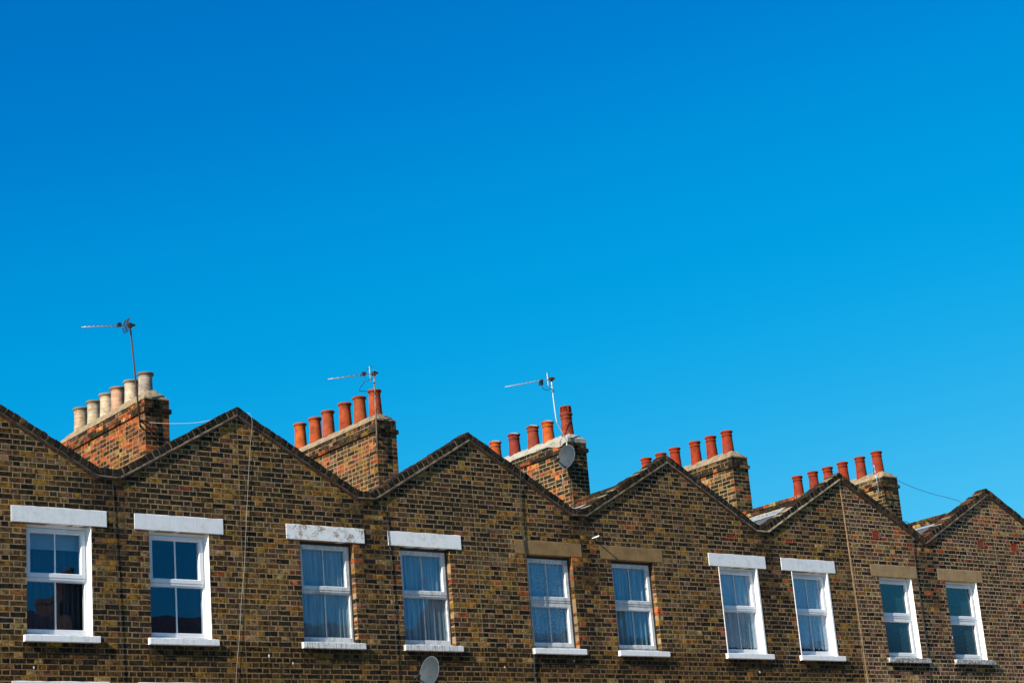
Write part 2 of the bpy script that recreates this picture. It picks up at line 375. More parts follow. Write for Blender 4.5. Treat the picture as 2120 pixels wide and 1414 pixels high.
def wall_class(k, h, x, z):
    xv = (h['n'][1][0] + h['n'][-2][0]) / 2
    if k <= 4:
        W = dict(yellow=.22, dark=.25, brown=.32, plum=.09, tan=.035, red=.010, grey=.08, black=.08, mauve=.03)
        if z > 1.75: W['tan'] *= .5; W['dark'] *= 1.5; W['black'] *= 1.6; W['grey'] *= .6
        elif z > -.03: W['dark'] *= .75; W['black'] *= .7; W['grey'] *= 1.7; W['tan'] *= 1.6; W['mauve'] *= 1.7
        else: W = dict(brown=.44, dark=.36, yellow=.06, plum=.06, black=.14, tan=.005)
    else:
        W = dict(plum=.22, brown=.20, dark=.08, mauve=.30, grey=.18, red=.06, yellow=.06, tan=.12, black=.01)
        if z > 1.75: W.update(red=.13, orange=.04, dark=.22, black=.06)
        elif z < -.03: W.update(tan=.18, grey=.20, dark=.07, yellow=.10, black=.01)
        if abs(x - h['n'][1][0]) < .9 and z > 1.5: W['red'] = .5; W['orange'] = .16
        if k >= 5 and x > 18.9 and z > 2.4: W['red'] = .35; W['orange'] = .10
    q = math.sin(x * 1.9 + k * 2.1) * math.cos(z * 2.3 + k) + .6 * math.sin(x * 4.3 - z * 3.1 + k * 1.3) + .4 * math.sin(z * 7.1 + x * 2.2)
    if q > .55:
        for c_ in ('tan', 'grey', 'mauve', 'yellow'): W[c_] = W.get(c_, 0) * 1.8
    elif q < -.55: W['dark'] *= 1.7; W['black'] = W.get('black', 0) * 1.8 + .03
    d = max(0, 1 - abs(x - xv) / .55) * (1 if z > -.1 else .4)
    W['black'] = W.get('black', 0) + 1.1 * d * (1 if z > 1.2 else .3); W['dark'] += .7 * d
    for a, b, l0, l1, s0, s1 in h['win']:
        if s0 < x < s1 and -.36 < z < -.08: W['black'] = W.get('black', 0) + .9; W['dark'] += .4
        if 1 <= k - 1 <= 2 and -.02 < z < LIN and (-.19 < x - a < 0 or 0 < x - b < .19): W['red'] = .20; W['orange'] = .05
        if k == 4 and -.02 < z < LIN and (-.19 < x - a < 0 or 0 < x - b < .19): W['red'] = .14
    return pick(W)

def lay_wall(k, h):
    B = Bricks(); x0, x1 = h['n'][0][0], h['n'][-1][0]; U = .337
    i = math.floor(ZB / CO)
    while i * CO < 3.3:
        zc = i * CO + .0375; zb = i * CO
        # free intervals
        blk = []
        for a, b, l0, l1, s0, s1 in h['win']:
            for dz in (0, DZ):
                za, zl, zt, zs = dz, LIN + dz, LTOP + dz, SILLB + dz
                if za - .005 < zc < zl: blk.append((a, b))
                elif zl < zc < zt + .01: blk.append((l0, l1))
                elif zs < zc < za: blk.append((s0, s1))
        ivs = [(x0, x1)]
        for a, b in sorted(blk):
            nx = []
            for p, q in ivs:
                if b <= p or a >= q: nx.append((p, q)); continue
                if a - p > .02: nx.append((p, a))
                if q - b > .02: nx.append((b, q))
            ivs = nx
        ph = (i % 2) * U / 2 + rng.uniform(-.012, .012) + (.0 if k < 5 else .11)
        for p, q in ivs:
            jl = (p, q)
            j = math.floor((p - ph) / U) - 1; edges = []
            while ph + j * U < q:
                a = ph + j * U; edges += [(a, a + .215), (a + .225, a + .327)]
                if rng.random() < .10: edges[-2:] = [(a, a + .102), (a + .112, a + .327)]
                if rng.random() < .06: edges[-2:] = [(a, a + .102), (a + .112, a + .215), (a + .225, a + .327)]
                j += 1
            row = []
            for a, b in edges:
                a2, b2 = max(a, p + (.004 if p == x0 else 0)), min(b, q - (.004 if q == x1 else 0))
                if b2 - a2 > .012: row.append([a2, b2])
            m = 0
            while m < len(row):
                if row[m][1] - row[m][0] < .045 and len(row) > 1:
                    if m + 1 < len(row): row[m + 1][0] = row[m][0]
                    else: row[m - 1][1] = row[m][1]
                    row.pop(m); continue
                m += 1
            for a, b in row:
                xc = (a + b) / 2; wid = b - a; hgt = .0652 + rng.uniform(-.002, .002)
                ua, ub = zu(h, a), zu(h, b); top = zc + hgt / 2; poly = None
                if zc - hgt / 2 > max(ua, ub): continue
                if top > min(ua, ub) - .005:
                    lo = [(-wid / 2, -hgt / 2), (wid / 2, -hgt / 2), (wid / 2, hgt / 2), (-wid / 2, hgt / 2)]
                    sl = (ub - ua) / wid
                    poly = clip(lo, -sl, 1, (ua + ub) / 2 - zc - .004)
                    if len(poly) < 3: continue
                    zz = [q2[1] for q2 in poly]; xx = [q2[0] for q2 in poly]
                    if max(zz) - min(zz) < .012 or max(xx) - min(xx) < .02: continue
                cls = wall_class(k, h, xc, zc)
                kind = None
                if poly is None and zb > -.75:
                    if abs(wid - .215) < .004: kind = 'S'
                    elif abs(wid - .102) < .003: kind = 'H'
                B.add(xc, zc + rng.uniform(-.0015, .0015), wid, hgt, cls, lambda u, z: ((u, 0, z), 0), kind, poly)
        i += 1
    return B

MORT = {0: (.40, .29, .155)}
def wall_mortar(k, h):
    mb = MB(); n = h['n']; xs = [p[0] for p in n]
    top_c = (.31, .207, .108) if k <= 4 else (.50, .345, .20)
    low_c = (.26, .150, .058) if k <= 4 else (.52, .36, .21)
    for a, b, *_ in h['win']: xs += [a, b]
    xv = (n[1][0] + n[-2][0]) / 2
    xs += [xv - .5, xv - .25, xv + .25, xv + .5]
    for w_ in h['win']: xs += [w_[4], w_[5]]
    xs = sorted(set(xs)); yf, yb = .0, .23
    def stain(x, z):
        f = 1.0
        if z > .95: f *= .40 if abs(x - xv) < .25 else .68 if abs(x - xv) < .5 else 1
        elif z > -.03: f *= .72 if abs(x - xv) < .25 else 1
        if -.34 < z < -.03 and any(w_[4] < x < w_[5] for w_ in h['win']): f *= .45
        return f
    for a, b in zip(xs, xs[1:]):
        if b - a < .004: continue
        xc = (a + b) / 2; inside = any(w_[0] <= xc <= w_[1] for w_ in h['win'])
        if not inside:      # mortar set back a touch at the jambs so that the brick ends show
            if any(abs(a - w_[1]) < 1e-6 for w_ in h['win']): a += .0015
            if any(abs(b - w_[0]) < 1e-6 for w_ in h['win']): b -= .0015
        segs = [(ZB, -.34, low_c), (-.34, -.03, low_c), (-.03, .95, top_c), (.95, None, top_c)]
        if inside: segs = [(ZB, DZ, low_c), (LIN + DZ, -.34, low_c), (-.34, -.03, low_c), (-.03, 0, low_c), (LIN, None, top_c)]
        for z0, z1, c in segs:
            if z1 is None: poly = [(a, z0), (b, z0), (b, zu(h, b) + .02), (a, zu(h, a) + .02)]
            else: poly = [(a, z0), (b, z0), (b, z1), (a, z1)]
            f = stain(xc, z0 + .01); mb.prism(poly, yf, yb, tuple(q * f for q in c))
    return mb

def seg_frames(h):
    n = h['n']; out = []
    for i in range(len(n) - 1):
        p = Vector((n[i][0], n[i][1])); q = Vector((n[i + 1][0], n[i + 1][1])); d = (q - p); L = d.length; d /= L; nr = Vector((-d.y, d.x))
        out.append([p, q, d, nr, L])
    return out
def ends(h, fr, i):
    """tangent of the mitre lean at both ends of segment i (positive: the top edge reaches further)"""
    d = fr[i][2]
    def lean(d1, d2):
        b = (Vector((-d1.y, d1.x)) + Vector((-d2.y, d2.x))); return b
    L0 = lean(fr[i - 1][2], d) if i > 0 else Vector((0, 1))
    L1 = lean(d, fr[i + 1][2]) if i < len(fr) - 1 else Vector((0, 1))
    nr = fr[i][3]
    return L0.dot(d) / L0.dot(nr), L1.dot(d) / L1.dot(nr)
def coping(k, h, root):
    fr = seg_frames(h); T1, T2, T3 = .017, .050, .145
    tile = MB(); bed = MB()
    for i, (p, q, d, nr, L) in enumerate(fr):
        t0, t1 = ends(h, fr, i)
        def pt(t, o): v = p + d * t + nr * o; return (v.x, v.y)
        S = 14 if L > 1 else 3
        for s in range(S):
            a, b = s / S, (s + 1) / S
            def at(f, o): lo = t0 * o; hi = L + t1 * o; return pt(lo + (hi - lo) * f, o)
            j0, j1 = rng.uniform(-.004, .004), rng.uniform(-.003, .003)
            tile.prism([at(a, 0), at(b, 0), at(b, T1), at(a, T1)], -.024 + j0, .23)
            # weathered mortar fillet: wide at the tile, sloping back to the brick face
            P = [at(a, T1), at(b, T1), at(b, T2), at(a, T2)]; yb = -.037 + j1; yt = -.016
            vs = [(P[0][0], yb, P[0][1]), (P[1][0], yb, P[1][1]), (P[2][0], yt, P[2][1]), (P[3][0], yt, P[3][1])] + [(x, .23, z) for x, z in P]
            P1 = [at(a, T1 + .012), at(b, T1 + .012)]
            vs2 = [(P[0][0], yb, P[0][1]), (P[1][0], yb, P[1][1]), (P1[1][0], yb + .004, P1[1][1]), (P1[0][0], yb + .004, P1[0][1]), (P[2][0], yt, P[2][1]), (P[3][0], yt, P[3][1])] + [(x, .23, z) for x, z in P]
            bed.add(vs2, [(0, 1, 2, 3), (3, 2, 4, 5), (0, 6, 7, 1), (5, 4, 8, 9), (6, 9, 8, 7), (0, 3, 5, 9, 6), (1, 7, 8, 4, 2)])
    pale = k in (4,)
    root_c = bed.build('coping', 'coping_bed_pale' if pale else 'coping_bed', root)
    tile.build('creasing_tiles', 'creasing_tile', root_c)
    core = MB()
    for i, (p, q, d, nr, L) in enumerate(fr):
        t0, t1 = ends(h, fr, i); ang = math.atan2(d.y, d.x); hc = (T2 + T3) / 2
        lo, hi = min(0, t0 * T3), max(L, L + t1 * T3); nb = max(2, round((hi - lo) / .109)); st = (hi - lo) / nb
        cp = [p + d * (t0 * o) + nr * o for o in (T2, T3 - .008)]; cq = [p + d * (L + t1 * o) + nr * o for o in (T2, T3 - .008)]
        core.prism([(cp[0].x, cp[0].y), (cq[0].x, cq[0].y), (cq[1].x, cq[1].y), (cp[1].x, cp[1].y)], -.013, .215, (.30, .235, .14))
        for s in range(nb):
            a, b = lo + s * st + .006, lo + (s + 1) * st - .006; tc = (a + b) / 2; wid = b - a
            ht = rng.uniform(-.010, .010)
            poly = [(a, T2), (b, T2), (b, T3 + ht), (a, T3 + ht + rng.uniform(-.004, .004))]
            full = poly
            if t0 != 0 or i > 0: poly = clip(poly, -1, t0, -.003)
            poly = clip(poly, 1, -t1, L - .003)
            if len(poly) < 3: continue
            xx = [v[0] for v in poly]
            if max(xx) - min(xx) < .018: continue
            cls = pick(dict(black=.50, dark=.46, brown=.07) if k < 5 else dict(black=.22, dark=.42, brown=.26, plum=.12))
            c = jit(CLS[cls], .3)
            loc = p + d * tc + nr * hc
            L3 = (loc.x, -.020 + rng.uniform(-.005, .004), loc.y); rot = (rng.uniform(-.01, .01), -ang + rng.uniform(-.012, .012), 0)
            whole = len(poly) == 4 and poly == full
            x_, y_, _ = px(L3)
            mb = MB(); vs, fs = brick_geo([(u - tc, o - hc) for u, o in poly], .245, rng, .004, .010); mb.add(vs, fs, c)
            if whole:
                me = copool(cls, wid)
                link('coping_brick', me, L3, root_c, rot)
            else:
                o = mb.build('coping_brick', 'brick', root_c, origin=(0, 0, 0)); WL[o.name] = Vector(L3); o.location = Vector(L3) - WL[root_c.name]; o.rotation_euler = rot
    core.build('bedding_mortar', 'mortar', root_c)
COP = {}
def copool(cls, wid):
    L = COP.setdefault((cls, round(wid, 3)), [])
    if len(L) < 7:
        mb = MB(); hh = .0475 + rng.uniform(-.008, .010)
        vs, fs = brick_geo([(-wid / 2, -.0475), (wid / 2, -.0475), (wid / 2, hh), (-wid / 2, hh)], .245, rng, .004, .012)
        me = bpy.data.meshes.new('coping_brick_' + cls); me.from_pydata(vs, [], fs)
        a = me.color_attributes.new('bcol', 'FLOAT_COLOR', 'POINT'); c = jit(CLS[cls], .3)
        a.data.foreach_set('color', [q for _ in vs for q in (*c, 1.0)]); me.materials.append(MAT['brick']); me.update(); L.append(me)
    return rng.choice(L)

# ------------------------------------------------------------------ windows
def slab(name, x0, x1, y0, y1, z0, z1, m, parent, jt=.003, n=14):
    """lintel, sill or lining: a bar cut into steps with slightly worn arrises"""
    mb = MB(); b = .006; ring = []
    for i in range(n + 1):
        x = x0 + (x1 - x0) * i / n; q = lambda: rng.uniform(-jt, jt)
        xa = x + (q() if 0 < i < n else 0)
        ring.append([(xa, y0 + b, z0 + q() * .6), (xa, y0, z0 + b), (xa, y0, z1 - b + q()), (xa, y0 + b, z1 + q()), (xa, y1, z1), (xa, y1, z0)])
    vs = [p for r_ in ring for p in r_]; fs = []
    for i in range(n):
        for j in range(6): a = i * 6 + j; c = i * 6 + (j + 1) % 6; fs.append((a, a + 6, c + 6, c)[::-1])
    fs.append(tuple(range(6))[::-1]); fs.append(tuple(range(n * 6, n * 6 + 6)))
    fs = [tuple(reversed(f)) for f in fs[:-2]] + [tuple(range(6)), tuple(range(n * 6, n * 6 + 6))[::-1]]
    mb.add(vs, fs); return mb.build(name, m, parent)
def ringframe(mb, x0, x1, z0, z1, wl, wr, wb, wt, y0, y1, ch=.006):
    """four mitred bars with a chamfer on the inner front edge"""
    o = [(x0, z0), (x1, z0), (x1, z1), (x0, z1)]; i_ = [(x0 + wl, z0 + wb), (x1 - wr, z0 + wb), (x1 - wr, z1 - wt), (x0 + wl, z1 - wt)]
    m_ = [(i_[0][0] - ch, i_[0][1] - ch), (i_[1][0] + ch, i_[1][1] - ch), (i_[2][0] + ch, i_[2][1] + ch), (i_[3][0] - ch, i_[3][1] + ch)]
    vs = [(x, y1, z) for x, z in o] + [(x, y0, z) for x, z in o] + [(x, y0, z) for x, z in m_] + [(x, y0 + ch * 1.6, z) for x, z in i_] + [(x, y1, z) for x, z in i_]
    fs = []
    for k in range(4):
        for j in range(4): a, b = k * 4 + j, k * 4 + (j + 1) % 4; fs.append((a, b, b + 4, a + 4))
    for j in range(4): fs.append((16 + j, 16 + (j + 1) % 4, (j + 1) % 4, j))
    mb.add(vs, fs)
def window(root, wn, dz, style, grimy, k_house, bars=True, vent=False, frosted=False):
    a, b = wn[0], wn[1]; pv = 'upvc_grimy' if grimy else 'upvc'; gm = 'frosted_glass' if frosted else 'glass'
    lining = k_house in (0, 1, 4, 5, 6); x0, x1, z0, z1 = a + .004, b - (.034 if lining else .020), dz + .030, dz + LIN - .040
    Y = .100
    mb = MB(); ringframe(mb, x0, x1, z0, z1, .038, .030, .072, .030, Y, .17)
    win = mb.build('window', pv, root)
    zt = dz + .775
    mb = MB(); mb.box(x0 + .03, x1 - .03, Y - .004, .165, zt - .036, zt + .028); mb.box(x0 + .03, x1 - .03, Y - .014, .14, zt - .012, zt + .004); mb.build('transom', pv, win)
    mb = MB(); mb.box(x0 - .002, x1 + .002, .055, .11, dz + .002, dz + .030); mb.build('drip_board', pv, win)
    sx0, sx1 = x0 + .030, x1 - .022
    mb = MB(); mb.box(a + .002, b - .002, .085, .17, z1 + .001, dz + LIN - .002); mb.box(x1 + .001, b - .002, .085, .17, dz + .031, z1 + .001); mb.build('head_lining', 'white_paint' if lining else 'gap_shade', win)  # without a lining the gap is filled dark, its shade put into the colour
    def light(za, zb, sash):
        if sash:
            mb = MB(); ringframe(mb, sx0, sx1, za, zb, .060, .060, .060, .058, Y - .016, .15, .010); mb.build('sash', pv, win)
            g0, g1, ga, gb = sx0 + .055, sx1 - .055, za + .055, zb - .055
        else: g0, g1, ga, gb = x0 + .032, x1 - .026, za - .003, zb + .003
        mb = MB(); mb.box(g0, g1, .122, .127, ga, gb); mb.build('pane', gm, win)
        if bars:
            xm = (x0 + x1) / 2; bw = .010 if not (vent or grimy) else .007
            mb = MB(); mb.box(xm - bw, xm + bw, .110, .1205, ga + .003, gb - .003); mb.build('glazing_bar', pv, win)
    light(zt + .020, z1 - .010, True)
    light(z0 + (.070 if style != 'B' else .030), zt - .036, style == 'B')
    if vent:
        xm = (x0 + x1) / 2 + .02; mb = MB(); mb.box(xm - .13, xm + .13, Y - .028, Y - .012, z1 - .050, z1 - .032); mb.build('trickle_vent', pv, win)
    # the room behind
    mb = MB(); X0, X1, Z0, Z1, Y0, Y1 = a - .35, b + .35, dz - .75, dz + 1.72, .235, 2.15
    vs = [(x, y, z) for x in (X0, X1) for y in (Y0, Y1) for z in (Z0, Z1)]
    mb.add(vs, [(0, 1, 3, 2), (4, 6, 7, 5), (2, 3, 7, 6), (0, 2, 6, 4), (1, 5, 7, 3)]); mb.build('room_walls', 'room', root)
    return win
def curtain(name, x0, x1, z0, z1, y, m, label, cat, folds=9, amp=.022, scallop=0, split=False):
    mb = MB(); nx, nz = 90, 10
    for j in range(nz + 1):
        for i in range(nx + 1):
            u = i / nx; ph = u * folds * 2 * math.pi; q = amp * (math.sin(ph + .9 * math.sin(u * 13)) + .4 * math.sin(ph * 2.3 + 1)) * (.55 + .45 * (1 - j / nz))
            zz = z0 + (z1 - z0) * j / nz
            if j == 0 and scallop: zz += scallop * abs(math.sin(u * math.pi * 11)) - (.10 * scallop)
            xx = x0 + (x1 - x0) * u
            if split: xx += (.02 if u < .5 else -.02) * (1 - j / nz) * (1 - abs(2 * u - 1))
            mb.v.append((xx, y + q, zz)); mb.c.append((1, 1, 1))
    for j in range(nz):
        for i in range(nx): p = j * (nx + 1) + i; mb.f.append((p, p + 1, p + nx + 2, p + nx + 1))
    o = mb.build(name, m, None, smooth=True); tag(o, label, cat); return o

# ------------------------------------------------------------------ chimneys
CH = [ # per house: front y, brick top z, pots (y, top z), base z
 None,
 dict(y0=2.43, y1=5.56, zt=4.172, base=4.335, pots=[(5.109, 4.72), (4.624, 4.712), (4.161, 4.713), (3.734, 4.705), (3.265, 4.691), (2.765, 4.682)], kind='buff'),
 dict(y0=2.27, y1=5.35, zt=4.185, base=4.318, pots=[(4.962, 4.81), (4.477, 4.793), (4.026, 4.80), (3.474, 4.797), (2.998, 4.784), (2.531, 4.782)], kind='round'),
 dict(y0=2.31, y1=5.20, zt=4.230, base=4.365, pots=[(4.716, 4.777), (4.130, 4.785), (3.539, 4.787), (3.096, 4.763), (2.531, 4.908)], kind='collar'),
 dict(y0=2.50, y1=5.55, zt=4.300, base=4.440, pots=[(5.174, 4.914), (4.729, 4.91), (4.290, 4.916), (3.694, 4.901), (3.238, 4.898), (2.775, 4.892)], kind='collar'),
 dict(y0=2.39, y1=5.40, zt=4.195, base=4.335, pots=[(4.988, 4.808), (4.524, 4.803), (4.082, 4.797), (3.637, 4.80), (3.145, 4.798), (2.665, 4.802)], kind='collar'),
 None]
CHW = {1: dict(red=.34, orange=.12, dark=.18, plum=.14, mauve=.10, tan=.08, yellow=.06, black=.04), 2: dict(dark=.24, plum=.24, brown=.18, red=.10, orange=.04, yellow=.06, mauve=.10),
       3: dict(dark=.34, black=.06, red=.20, orange=.10, plum=.16, brown=.10, mauve=.04), 4: dict(dark=.40, grey=.14, tan=.11, orange=.13, red=.06, brown=.10, black=.14),
       5: dict(dark=.44, grey=.16, tan=.13, brown=.10, orange=.05, black=.16)}
CHM = {1: (.30, .145, .055), 2: (.28, .185, .09), 3: (.29, .20, .095), 4: (.29, .20, .095), 5: (.29, .205, .10)}
def chimney(k, h, root, cfg):
    X = h['n'][-1][0]; hw = .21; y0, y1, zt = cfg['y0'], cfg['y1'], cfg['zt']; zb = 2.15
    core = MB(); core.box(X - hw, X + hw, y0, y1, zb, zt - .004, CHM[k]); core.box(X - hw - .022, X + hw + .025, y0 - .022, y1 + .02, zt - .218, zt - .158, tuple(c * .35 for c in CHM[k]))
    st = core.build('chimney_stack', 'mortar', root)
    B = Bricks(); i = 0
    while zt - (i + 1) * CO > zb:
        zc = zt - i * CO - .0375; out = .032 if i == 2 else (.004 if i < 2 else 0)
        def front(u, z, o=out): return ((u, y0 - o, z), 0)
        def side(u, z, o=out): return ((X - hw - o, u, z), R(-90))
        low = max(0, min(1, (3.35 - zc) / .5))
        def cls(face):
            W = dict(CHW[k])
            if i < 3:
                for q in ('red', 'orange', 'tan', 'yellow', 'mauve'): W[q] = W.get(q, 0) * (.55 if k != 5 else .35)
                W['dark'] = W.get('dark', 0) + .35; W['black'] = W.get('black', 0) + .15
            if face == 'F' and k != 1: W['dark'] = W.get('dark', 0) + .25
            if k == 2: W['yellow'] += .35 * low; W['tan'] = W.get('tan', 0) + .18 * low
            if k == 3: W['yellow'] = .12 * low; W['tan'] = .10 * low
            return pick(W)
        ev = i % 2 == 0
        # front face: stretcher+stretcher, or header+stretcher+header with the corner brick turning into the side
        e0, e1 = X - hw - out, X + hw + out
        parts = [(e0, e0 + .206), (e0 + .216, e1)] if ev else [(e0, e0 + .102), (e0 + .112, e1 - .112), (e1 - .102, e1)]
        for q, (a, b) in enumerate(parts):
            kk = 'F' + str(round((b - a) * 100))
            B.add((a + b) / 2, zc, b - a, .066, cls('F'), front, kk if i != 2 else None, None, .102 if (ev or q == 1) else .19, seen_over_coping((X, y0, zc)))
        # side face
        u = y0 - out + (.102 if ev else .213) + .010
        if not ev:
            B.add(y0 - out + .1065 - .0005, zc, .213 - .002, .0655, cls('S'), lambda u_, z_, o=out: ((X - hw - o - .001, u_, z_), R(-90)), 'c', None, .06, seen_over_coping((X - hw, y0, zc)))
        else:
            B.add(y0 - out + .051, zc, .1005, .0655, cls('S'), lambda u_, z_, o=out: ((X - hw - o - .001, u_, z_), R(-90)), 'd', None, .06, seen_over_coping((X - hw, y0, zc)))
        s = rng.random() < .5
        while u < y1 - .05:
            L = .215 if s else .102
            if rng.random() < .12: L = .215 if L < .2 else .102
            b = min(u + L, y1 + out)
            B.add((u + b) / 2, zc, b - u, .0655, cls('S'), side, ('S' if abs(b - u - .215) < .001 else 'H' if abs(b - u - .102) < .001 else None), None, .1, seen_over_coping((X - hw, (u + b) / 2, zc)))
            u = b + .010; s = not s
        i += 1
    B.emit(st, 300)
    # mortar cap, lumpy, falling to the edges
    cap = MB(); nx, ny = 8, 44; e = .012
    amp = .012 if cfg['kind'] == 'collar' and k == 3 else .006
    for j in range(ny + 1):
        for q in range(nx + 1):
            u, v = q / nx, j / ny; x = X - hw - e + (2 * hw + 2 * e) * u; y = y0 - e + (y1 - y0 + 2 * e) * v
            d = min(min(u, 1 - u) * 2 * hw, min(v, 1 - v) * (y1 - y0)); f = min(1, d / .15)
            f = f ** .75
            z = zt + .012 + (cfg['base'] + .012 - zt) * f + rng.uniform(-amp, amp)
            edge = q in (0, nx) or j in (0, ny)
            if edge: z = zt + .018 + rng.uniform(-.006, .006)
            cap.v.append((x + (rng.uniform(-.004, .004) if edge else 0), y, z)); cap.c.append((1, 1, 1))
    for j in range(ny):
        for q in range(nx): p = j * (nx + 1) + q; cap.f.append((p, p + 1, p + nx + 2, p + nx + 1))
    # skirt down to the bricks; on the whitened stack it runs over the top courses
    rim = [q for q in range(nx + 1)] + [j * (nx + 1) + nx for j in range(1, ny + 1)] + [ny * (nx + 1) + q for q in range(nx - 1, -1, -1)] + [j * (nx + 1) for j in range(ny - 1, 0, -1)]
    o = len(cap.v)
    for p in rim:
        x, y, z = cap.v[p]; dr = .012
        if k == 3: dr = .020 + max(0, .085 * (math.sin(y * 3.1) * .5 + math.sin(y * 7.7 + 1) * .35 + .12))
        cap.v.append((x - (.004 if x < X else -.004), y, zt - dr + .003)); cap.c.append((1, 1, 1))
    for q in range(len(rim)): cap.f.append((rim[q], o + q, o + (q + 1) % len(rim), rim[(q + 1) % len(rim)]))
    cap.build('cap', 'flaunching_white' if k == 3 else 'flaunching', st, smooth=False)
    for q, (py, pz) in enumerate(cfg['pots']): pot(k, q, X, py, cfg['base'] - .03, pz, cfg['kind'], st, q == len(cfg['pots']) - 1)
POTC = {1: [(.48, .32, .19), (.48, .365, .24), (.50, .385, .255), (.46, .27, .165), (.51, .395, .265), (.33, .27, .205)],
        2: [(.42, .088, .016), (.34, .066, .017), (.32, .064, .020), (.32, .058, .016), (.30, .066, .019), (.36, .060, .015)],
        3: [(.36, .072, .017), (.20, .032, .021), (.23, .044, .019), (.40, .078, .015), (.23, .042, .019)],
        4: [(.27, .035, .011)] * 6, 5: [(.25, .032, .011)] * 6}
def pot(k, q, X, y, zb, zt, kind, parent, last):
    H = zt - zb; c = jit(POTC[k][q], .06); dk = tuple(v * .42 for v in c); md = tuple(v * .8 for v in c)
    X = X + rng.uniform(-.012, .012)
    if kind == 'buff':
        pr = [(.120, 0), (.116, .05), (.110, .14), (.108, H - .085), (.107, H - .07), (.116, H - .062), (.112, H - .048), (.120, H - .044), (.133, H - .030), (.134, H - .012), (.126, H), (.098, H), (.095, H - .25)]
        cs = [md, c, c, c, c, c, md, dk, dk, dk, dk, (.02,) * 3, (.02,) * 3]
    elif kind == 'round':
        pr = [(.117, 0), (.114, .08), (.103, H - .16), (.0995, H - .075), (.105, H - .066), (.101, H - .056), (.104, H - .050), (.119, H - .040), (.124, H - .022), (.119, H - .006), (.108, H), (.092, H), (.09, H - .25)]
        cs = [md, c, c, c, md, md, md, md, md, md, dk, (.02,) * 3, (.02,) * 3]
    else:
        if k == 3 and last: H2 = H; H = H - .135
        pr = [(.120, 0), (.116, .05), (.102, H - .145), (.101, H - .105), (.111, H - .100), (.111, H - .088), (.100, H - .082), (.101, H - .060), (.112, H - .042), (.123, H - .030), (.123, H - .010), (.114, H), (.094, H), (.09, H - .25)]
        cs = [md, c, c, c, c, md, md, c, c, c, c, md, (.02,) * 3, (.02,) * 3]
    mb = MB(); mb.lathe((X, y, zb), pr, 28, cs, .010)
    ob = mb.build('chimney_pot', 'buff_clay' if kind == 'buff' else 'terracotta', parent, smooth=True)
    if k == 3 and last:
        z1 = zb + H - .01; t = MB(); t.lathe((X, y, z1), [(.092, 0), (.098, .03), (.100, .045)], 28, [c, c, c])
        t.lathe((X, y, z1), [(.100, .118), (.104, .128), (.104, .142), (.09, .148), (.001, .15)], 28, [c, c, c, md, md])
        for zz in (.058, .078, .098): t.lathe((X, y, z1), [(.080, zz), (.101, zz - .006), (.103, zz + .002), (.084, zz + .009)], 28, [md, c, c, md])
        for a in range(6):
            ang = a * math.pi / 3 + .35; ux, uy = math.cos(ang), math.sin(ang); t.tube([(X + ux * .097, y + uy * .097, z1 + .03), (X + ux * .098, y + uy * .098, z1 + .125)], .012, 6, c)
        t.lathe((X, y, z1), [(.06, 0), (.06, .14)], 16, [(.015,) * 3] * 2)
        t.build('louvre_top', 'terracotta', parent, smooth=False)
    elif k == 3:      # cement patch slumped over the rim
        t = MB(); zz = zb + H; pts = []
        a0 = -1.9 + rng.uniform(-.3, .3)
        for j in range(15):
            a = a0 + j * .16 - 1.0; dr = .028 * max(0, 1 - abs(j - 7) / 5.5)
            pts.append((X + .1255 * math.cos(a), y + .1255 * math.sin(a), zz - .006 - dr))
        top = [(X + .110 * math.cos(a0 + j * .16 - 1.0), y + .110 * math.sin(a0 + j * .16 - 1.0), zz + .006) for j in range(15)]
        vs = [p for ab in zip(pts, [(p[0], p[1], zz - .002) for p in pts], top) for p in ab]; fs = []
        for j in range(14): fs += [(3 * j, 3 * j + 3, 3 * j + 4, 3 * j + 1), (3 * j + 1, 3 * j + 4, 3 * j + 5, 3 * j + 2)]
        t.add(vs, fs); t.build('cement_patch', 'flaunching_white', ob, smooth=True)

